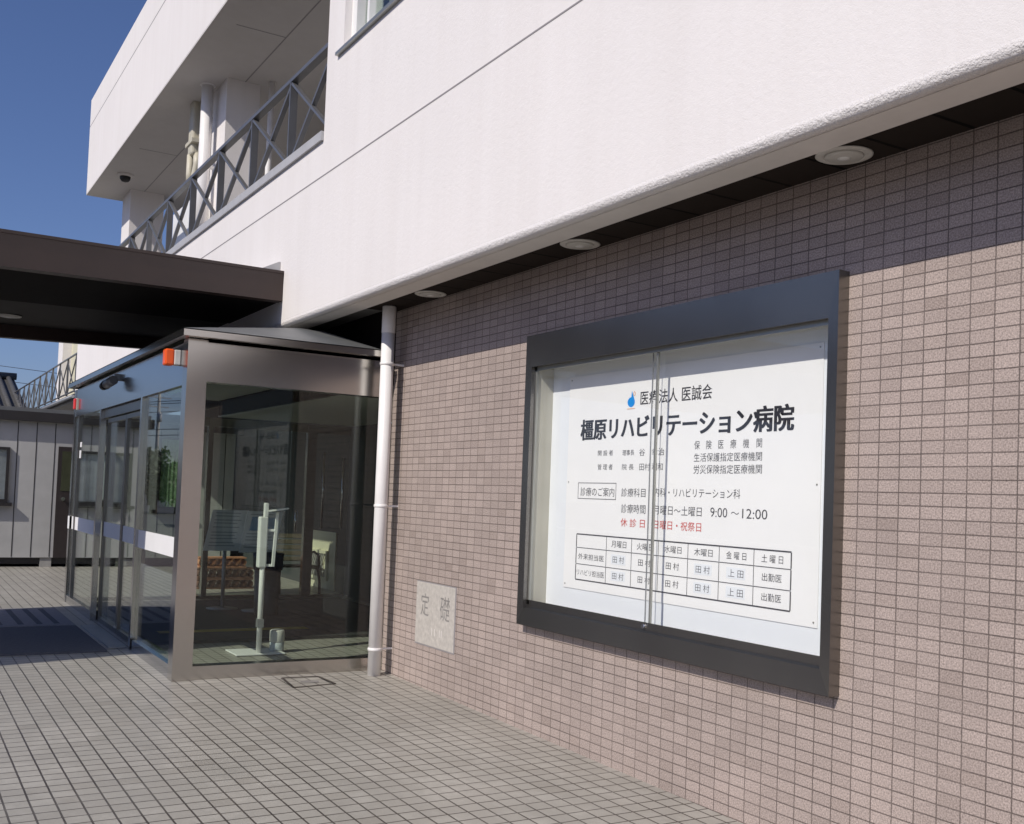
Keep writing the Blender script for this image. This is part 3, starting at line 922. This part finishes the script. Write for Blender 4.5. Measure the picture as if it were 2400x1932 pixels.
def sign_stand(label, x, y, blue):
    t = thing('sign_stand', label, 'sign stand', (x, y, 0.137))
    MB().lathe((x, y, 0.137), [(0.17, 0), (0.17, 0.008), (0.03, 0.014)], 32).build('foot', 'wire_grey', t)
    MB().tube([(x, y, 0.15), (x, y, 0.80)], 0.02, 14).build('pole', 'wire_grey', t)
    # tilted panel
    zc, h, w, tl = 1.0, 0.22, 0.20, 0.10
    def pt(u, q, d=0.0):
        return (x + 0.02 - q * tl + d, y + u + q * 0.07, zc + q * h)
    b = MB()
    vs = [b.bm.verts.new(pt(u, q, d)) for d in (0, 0.012) for u, q in ((-w, -1), (w, -1), (w, 1), (-w, 1))]
    for f in ((3, 2, 1, 0), (4, 5, 6, 7), (0, 1, 5, 4), (1, 2, 6, 5), (2, 3, 7, 6), (3, 0, 4, 7)):
        b.bm.faces.new([vs[i] for i in f])
    p = b.build('panel', 'poster', t)
    b = MB()
    if blue:
        b.poly([pt(u, q, 0.0135) for u, q in ((-w * .7, 0.05), (w * .7, 0.05), (w * .7, 0.72), (-w * .7, 0.72))])
        b.build('poster_block', 'poster_blue', p)
        b = MB()
    for q in (0.85, 0.7, 0.5, 0.35, 0.15, -0.1, -0.25, -0.4, -0.6, -0.75):
        if blue and 0 < q < 0.75:
            continue
        k = random.uniform(0.5, 0.8)
        b.poly([pt(u, qq, 0.0135) for u, qq in ((-w * .8, q - 0.02), (w * k, q - 0.02), (w * k, q + 0.02), (-w * .8, q + 0.02))])
    b.build('poster_line', 'poster_line', p)
    return t


sign_stand('grey notice stand with a tilted text panel inside the vestibule', -11.58, -0.135, False)
sign_stand('notice stand with a blue patch on its tilted panel beside the black bin', -11.30, 0.17, True)
t = thing('waste_bin', 'round dark bin with a navy liner edge behind the notice stands', 'bin', (-10.96, 0.15, 0.137))
MB().lathe((-10.96, 0.16, 0.137), [(0.12, 0), (0.125, 0.01), (0.14, 0.50)], 32).build('body', 'bin_grey', t)
MB().lathe((-10.96, 0.16, 0.6375), [(0.14, -0.03), (0.155, -0.02), (0.16, 0.10), (0.165, 0.15), (0.15, 0.15), (0.13, 0.0)], 32).build('liner', 'bin_navy', t)

# ---------------------------------------------------------------- beyond the vestibule: bench, blocks, lattice
t = thing('garden_bench', 'wooden slatted bench with black iron arms in the sun beyond the vestibule', 'bench', (-13.35, 1.3, 0.13))
for y in (1.02, 1.56):
    b = MB()
    b.tube([(-13.62, y, 0.13), (-13.60, y, 0.32), (-13.55, y, 0.44), (-13.20, y, 0.45), (-13.12, y, 0.30), (-13.10, y, 0.13)], 0.018, 10)
    b.tube([(-13.58, y, 0.44), (-13.66, y, 0.62), (-13.76, y, 0.90)], 0.018, 10)
    b.tube([(-13.64, y, 0.62), (-13.35, y, 0.66), (-13.18, y, 0.62), (-13.16, y, 0.46)], 0.016, 10)
    b.build('iron_side', 'iron', t)
for k in range(4):
    part('seat_slat', 'wood', t, (-13.54 + k * 0.09, -13.47 + k * 0.09, 1.0, 1.58, 0.462, 0.482))
for k in range(5):
    MB().bar((-13.605 - k * 0.032, 1.0, 0.55 + k * 0.075), (-13.605 - k * 0.032, 1.58, 0.55 + k * 0.075), 0.055, 0.02, (1, 0, 0.4)).build('back_slat', 'wood', t)
bi = 0
for row in range(3):
    for k in range(7):
        y = 0.17 + k * 0.105
        if row == 2 and k == 6:
            continue
        b = MB()
        z0 = 0.135 + row * 0.14
        b.tube([(-14.02, y + 0.05, z0 + 0.068), (-13.82, y + 0.05, z0 + 0.068)], 0.05, 14, cap=False)
        b.tube([(-14.02, y + 0.05, z0 + 0.068), (-13.82, y + 0.05, z0 + 0.068)], 0.034, 14, cap=False)
        b.box(-14.02, -13.825, y, y + 0.10, z0, z0 + 0.02)
        b.box(-14.02, -13.825, y, y + 0.10, z0 + 0.118, z0 + 0.136)
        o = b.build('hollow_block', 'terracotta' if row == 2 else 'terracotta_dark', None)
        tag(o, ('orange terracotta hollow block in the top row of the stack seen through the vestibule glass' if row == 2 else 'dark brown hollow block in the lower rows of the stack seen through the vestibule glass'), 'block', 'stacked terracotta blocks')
t = thing('lattice_screen', 'cream lattice screen leaning on the sunny recess wall', 'screen', (-14.6, 1.8, 0.13))
b = MB()
for k in range(9):
    b.bar((-14.33 + k * 0.065, 1.80, 0.30), (-14.13 + k * 0.065, 1.80, 0.62), 0.022, 0.012)
    b.bar((-14.13 + k * 0.065, 1.812, 0.30), (-14.33 + k * 0.065, 1.812, 0.62), 0.022, 0.012)
b.build('lattice', 'concrete', t)
part('board', 'cream', t, (-14.35, -13.28, 1.826, 1.845, 0.14, 0.92))  # stands for the sunlit lower part of the cream wall behind
part('frame', 'cream', t, (-14.36, -13.5, 1.79, 1.825, 0.62, 0.66), (-14.36, -13.5, 1.79, 1.825, 0.26, 0.30), (-14.36, -14.32, 1.79, 1.825, 0.30, 0.62), (-13.54, -13.5, 1.79, 1.825, 0.30, 0.62))

# ---------------------------------------------------------------- grey shed
sx = -17.4
sh = thing('prefab_shed', 'grey panelled shed with a dark door beyond the entrance', 'shed', (sx - 1.5, -1.5, 0.16))
part('wall', 'shed_panel', sh, (sx - 3.0, sx, -3.3, 1.6, 0.30, 2.36))
b = MB()
y = -3.27
while y < 1.5:
    b.box(sx, sx + 0.004, y - 0.006, y + 0.006, 0.31, 2.35)
    y += 0.2615
y0 = -1.177
b.build('panel_seam', 'shed_dark', sh)
part('skirt', 'shed_dark', sh, (sx - 3.0, sx - 0.05, -3.2, 1.5, 0.2, 0.30))
for y in (-3.1, -2.2, -1.30, -0.2, 0.9):
    part('foundation_block', 'concrete', sh, (sx - 0.25, sx - 0.02, y, y + 0.16, 0.15, 0.29))
part('eave', 'shed_dark', sh, (sx - 3.1, sx + 0.12, -3.4, 1.7, 2.36, 2.50))
part('roof', 'roof_metal', sh, (sx - 3.1, sx + 0.08, -3.35, 1.65, 2.50, 2.56))
d = part('door', 'door_brown', sh, (sx, sx + 0.03, -1.125, -0.80, 0.30, 2.0))
part('door_glass', 'olive_glass', d, (sx + 0.03, sx + 0.036, -1.07, -0.86, 1.32, 1.93))
MB().tube([(sx + 0.03, -1.035, 1.20), (sx + 0.09, -1.035, 1.20)], [0.012, 0.03], 14).build('knob', 'chrome', d)


def shed_window(y0, y1, z0, z1, cur):
    w = part('window', 'shed_dark', sh, (sx, sx + 0.05, y0, y0 + 0.04, z0, z1), (sx, sx + 0.05, y1 - 0.04, y1, z0, z1), (sx, sx + 0.05, y0 + 0.04, y1 - 0.04, z0, z0 + 0.05), (sx, sx + 0.05, y0 + 0.04, y1 - 0.04, z1 - 0.04, z1))
    b = MB()
    n = 40
    ps = [(sx + 0.006 + 0.005 * math.sin(i * 0.9), y0 + 0.04 + (y1 - y0 - 0.08) * i / n) for i in range(n + 1)]
    for (xa, ya), (xb, yb) in zip(ps, ps[1:]):
        b.poly([(xa, ya, z0 + 0.05), (xb, yb, z0 + 0.05), (xb, yb, z1 - 0.04), (xa, ya, z1 - 0.04)])
    b.build('curtain', cur, w)
    part('pane', 'case_glass', w, (sx + 0.03, sx + 0.034, y0 + 0.04, y1 - 0.04, z0 + 0.05, z1 - 0.04))
    part('sill', 'shed_dark', w, (sx, sx + 0.09, y0 - 0.06, y1 + 0.06, z0 - 0.05, z0))


shed_window(-3.0, -1.80, 1.12, 1.95, 'curtain_grey')
shed_window(-0.74, -0.30, 1.15, 1.95, 'curtain_grey')
shed_window(0.36, 0.80, 1.07, 2.25, 'curtain_green')

# ---------------------------------------------------------------- far walkway and house
wk = thing('elevated_walkway', 'elevated walkway with pale end wall beyond the white building end', 'walkway', (-26, 0.4, 3.0))
part('deck', 'concrete', wk, (-32, -20.46, -0.45, 1.6, 2.96, 3.07))
part('edge_beam', 'shed_dark', wk, (-32, -20.46, -0.50, -0.45, 2.99, 3.08))
MB().tube([(-32, -0.53, 3.02), (-20.46, -0.53, 3.02)], 0.03, 12).build('gutter_pipe', 'wire_grey', wk)
part('end_wall', 'stucco', wk, (-27.7, -26.95, 0.1, 0.5, 3.07, 5.6))
part('end_wall', 'cream', wk, (-26.95, -20.47, 0.3, 0.5, 3.07, 5.6))
pieces('support', 'concrete', wk, (-31.5, -31.2, 0.3, 0.6, 0, 2.96), (-24.5, -24.2, 0.3, 0.6, 0, 2.96))
railing('walkway_railing', 'thin cross braced railing along the far elevated walkway', [-20.6 - 1.05 * k for k in range(11)], -20.5, -31.8, 3.10, 3.83, -0.48, 0.5)

hs = thing('tiled_roof_house', 'house with a grey ribbed tile roof behind the shed', 'house', (-33, -4, 0))
part('wall', 'concrete', hs, (-38, -29.2, -3.9, -0.6, -0.1, 3.05))
b = MB()
b.prism([(-28.6, 2.95), (-33.5, 4.35), (-38.5, 2.95), (-38.5, 2.85), (-33.5, 4.22), (-28.6, 2.85)], -4.2, -0.3, 'y')
y = -4.1
while y < -0.3:
    b.tube([(-28.55, y, 2.98), (-33.5, y, 4.40)], 0.07, 8)
    y += 0.26
roof = b.build('roof', 'kawara', hs)
MB().tube([(-33.5, -4.25, 4.45), (-33.5, -0.25, 4.45)], 0.10, 12).build('ridge', 'kawara', hs)

# ---------------------------------------------------------------- street side, seen in the glass reflections and far left sky
def utility_pole(label, x, y, h, ang=0.0):
    t = thing('utility_pole', label, 'utility pole', (x, y, -0.16), 'utility poles along the street')
    MB().tube([(x, y, -0.16), (x, y, h)], [0.19, 0.12], 14).build('pole', 'concrete', t)
    c, s = math.cos(ang), math.sin(ang)
    for z, w in ((h - 0.5, 1.1), (h - 1.3, 0.9)):
        MB().bar((x - c * w, y - s * w, z), (x + c * w, y + s * w, z), 0.09, 0.09, (0, 0, 1)).build('crossarm', 'wire_grey', t)
    MB().lathe((x + 0.35, y, h - 2.6), [(0.2, 0), (0.22, 0.03), (0.22, 0.75), (0.1, 0.85)], 18).build('transformer', 'wire_grey', t)


utility_pole('tall concrete utility pole with two crossarms, mirrored in the right vestibule glass', -92, -19.5, 9.4, 1.3)
utility_pole('utility pole farther along the street', -60, -34, 9.4, 1.3)
t = thing('overhead_cables', 'thin overhead cables strung between the street poles', 'cable', (-76, -27, 8))
for z, dy in ((8.9, -0.8), (8.9, 0.8), (8.1, 0.0), (6.6, 0.2), (6.1, 0.2)):
    b = MB()
    b.tube([(-92 + 32 * k / 12 if False else -150 + 90 * k / 16, (-19.5 + (-34 + 19.5) * ((-150 + 90 * k / 16) + 92) / 32) + dy, z - 0.5 * math.sin(math.pi * k / 16)) for k in range(17)], 0.03, 6)
    b.build('cable', 'cable', t)
t = thing('distant_cables', 'faint power cables low in the sky beyond the tiled roof', 'cable', (-80, 5, 9))
for z in (8.2, 9.2):
    MB().tube([(-80, -12, z + 0.5), (-80, 0, z + 0.2), (-80, 14, z - 0.5)], 0.022, 6).build('cable', 'cable', t)


def tree(label, x, y, h, r, n):
    t = thing('tree', label, 'tree', (x, y, -0.16), 'trees across the street')
    b = MB()
    b.tube([(x, y, -0.16), (x + 0.1, y, h * 0.35), (x, y + 0.1, h * 0.75)], [0.22, 0.16, 0.05], 10)
    for k in range(6):
        a = k * 1.05
        b.tube([(x, y, h * (0.3 + 0.06 * k)), (x + r * 0.6 * math.cos(a), y + r * 0.6 * math.sin(a), h * (0.5 + 0.06 * k))], [0.07, 0.02], 6)
    b.build('trunk', 'bark', t)
    b = MB()
    cl = [(random.gauss(0, r * 0.45), random.gauss(0, r * 0.45), h * random.uniform(0.35, 0.95)) for _ in range(26)]
    for i in range(n):
        c = random.choice(cl)
        p = Vector((x + c[0] + random.gauss(0, r * 0.22), y + c[1] + random.gauss(0, r * 0.22), c[2] + random.gauss(0, r * 0.18)))
        s = random.uniform(0.10, 0.22)
        u = Vector((random.gauss(0, 1), random.gauss(0, 1), random.gauss(0, 1))).normalized()
        w = u.cross(Vector((random.gauss(0, 1), random.gauss(0, 1), random.gauss(0, 1)))).normalized()
        b.bm.faces.new([b.bm.verts.new(p + u * s), b.bm.verts.new(p + w * s * 0.5), b.bm.verts.new(p - u * s), b.bm.verts.new(p - w * s * 0.5)])
    b.build('crown', 'leaf', t, recalc=False)


tree('dark round tree right of the utility pole', -86, -17.9, 4.6, 1.3, 1500)
tree('low spreading tree below the utility pole', -60, -12.6, 2.7, 1.3, 2200)
tree('broad low tree beside the street wall', -62, -14.4, 2.5, 1.5, 2200)
t = thing('boundary_wall', 'low concrete boundary wall along the street side of the forecourt', 'wall', (-30, -10.6, -0.1))
part('wall', 'concrete', t, (-45, 12, -10.8, -10.6, -0.16, 0.75))
part('coping', 'cap', t, (-45, 12, -10.84, -10.56, 0.75, 0.81))
t = thing('street_house', 'plain pale house across the street opposite the entrance', 'house', (-4, -24, -0.16))
part('wall', 'stucco', t, (-12, 6, -30, -24, -0.16, 5.4))
b = MB()
b.prism([(-23.3, 5.3), (-27, 7.2), (-30.7, 5.3)], -12.6, 6.6, 'x')
b.build('roof', 'kawara', t)
part('window', 'olive_glass', t, (-9, -7, -24.0, -23.95, 1.2, 2.5), (-2, 0, -24.0, -23.95, 1.2, 2.5), (-9, -7, -24.0, -23.95, 3.6, 4.8), (-2, 0, -24.0, -23.95, 3.6, 4.8))
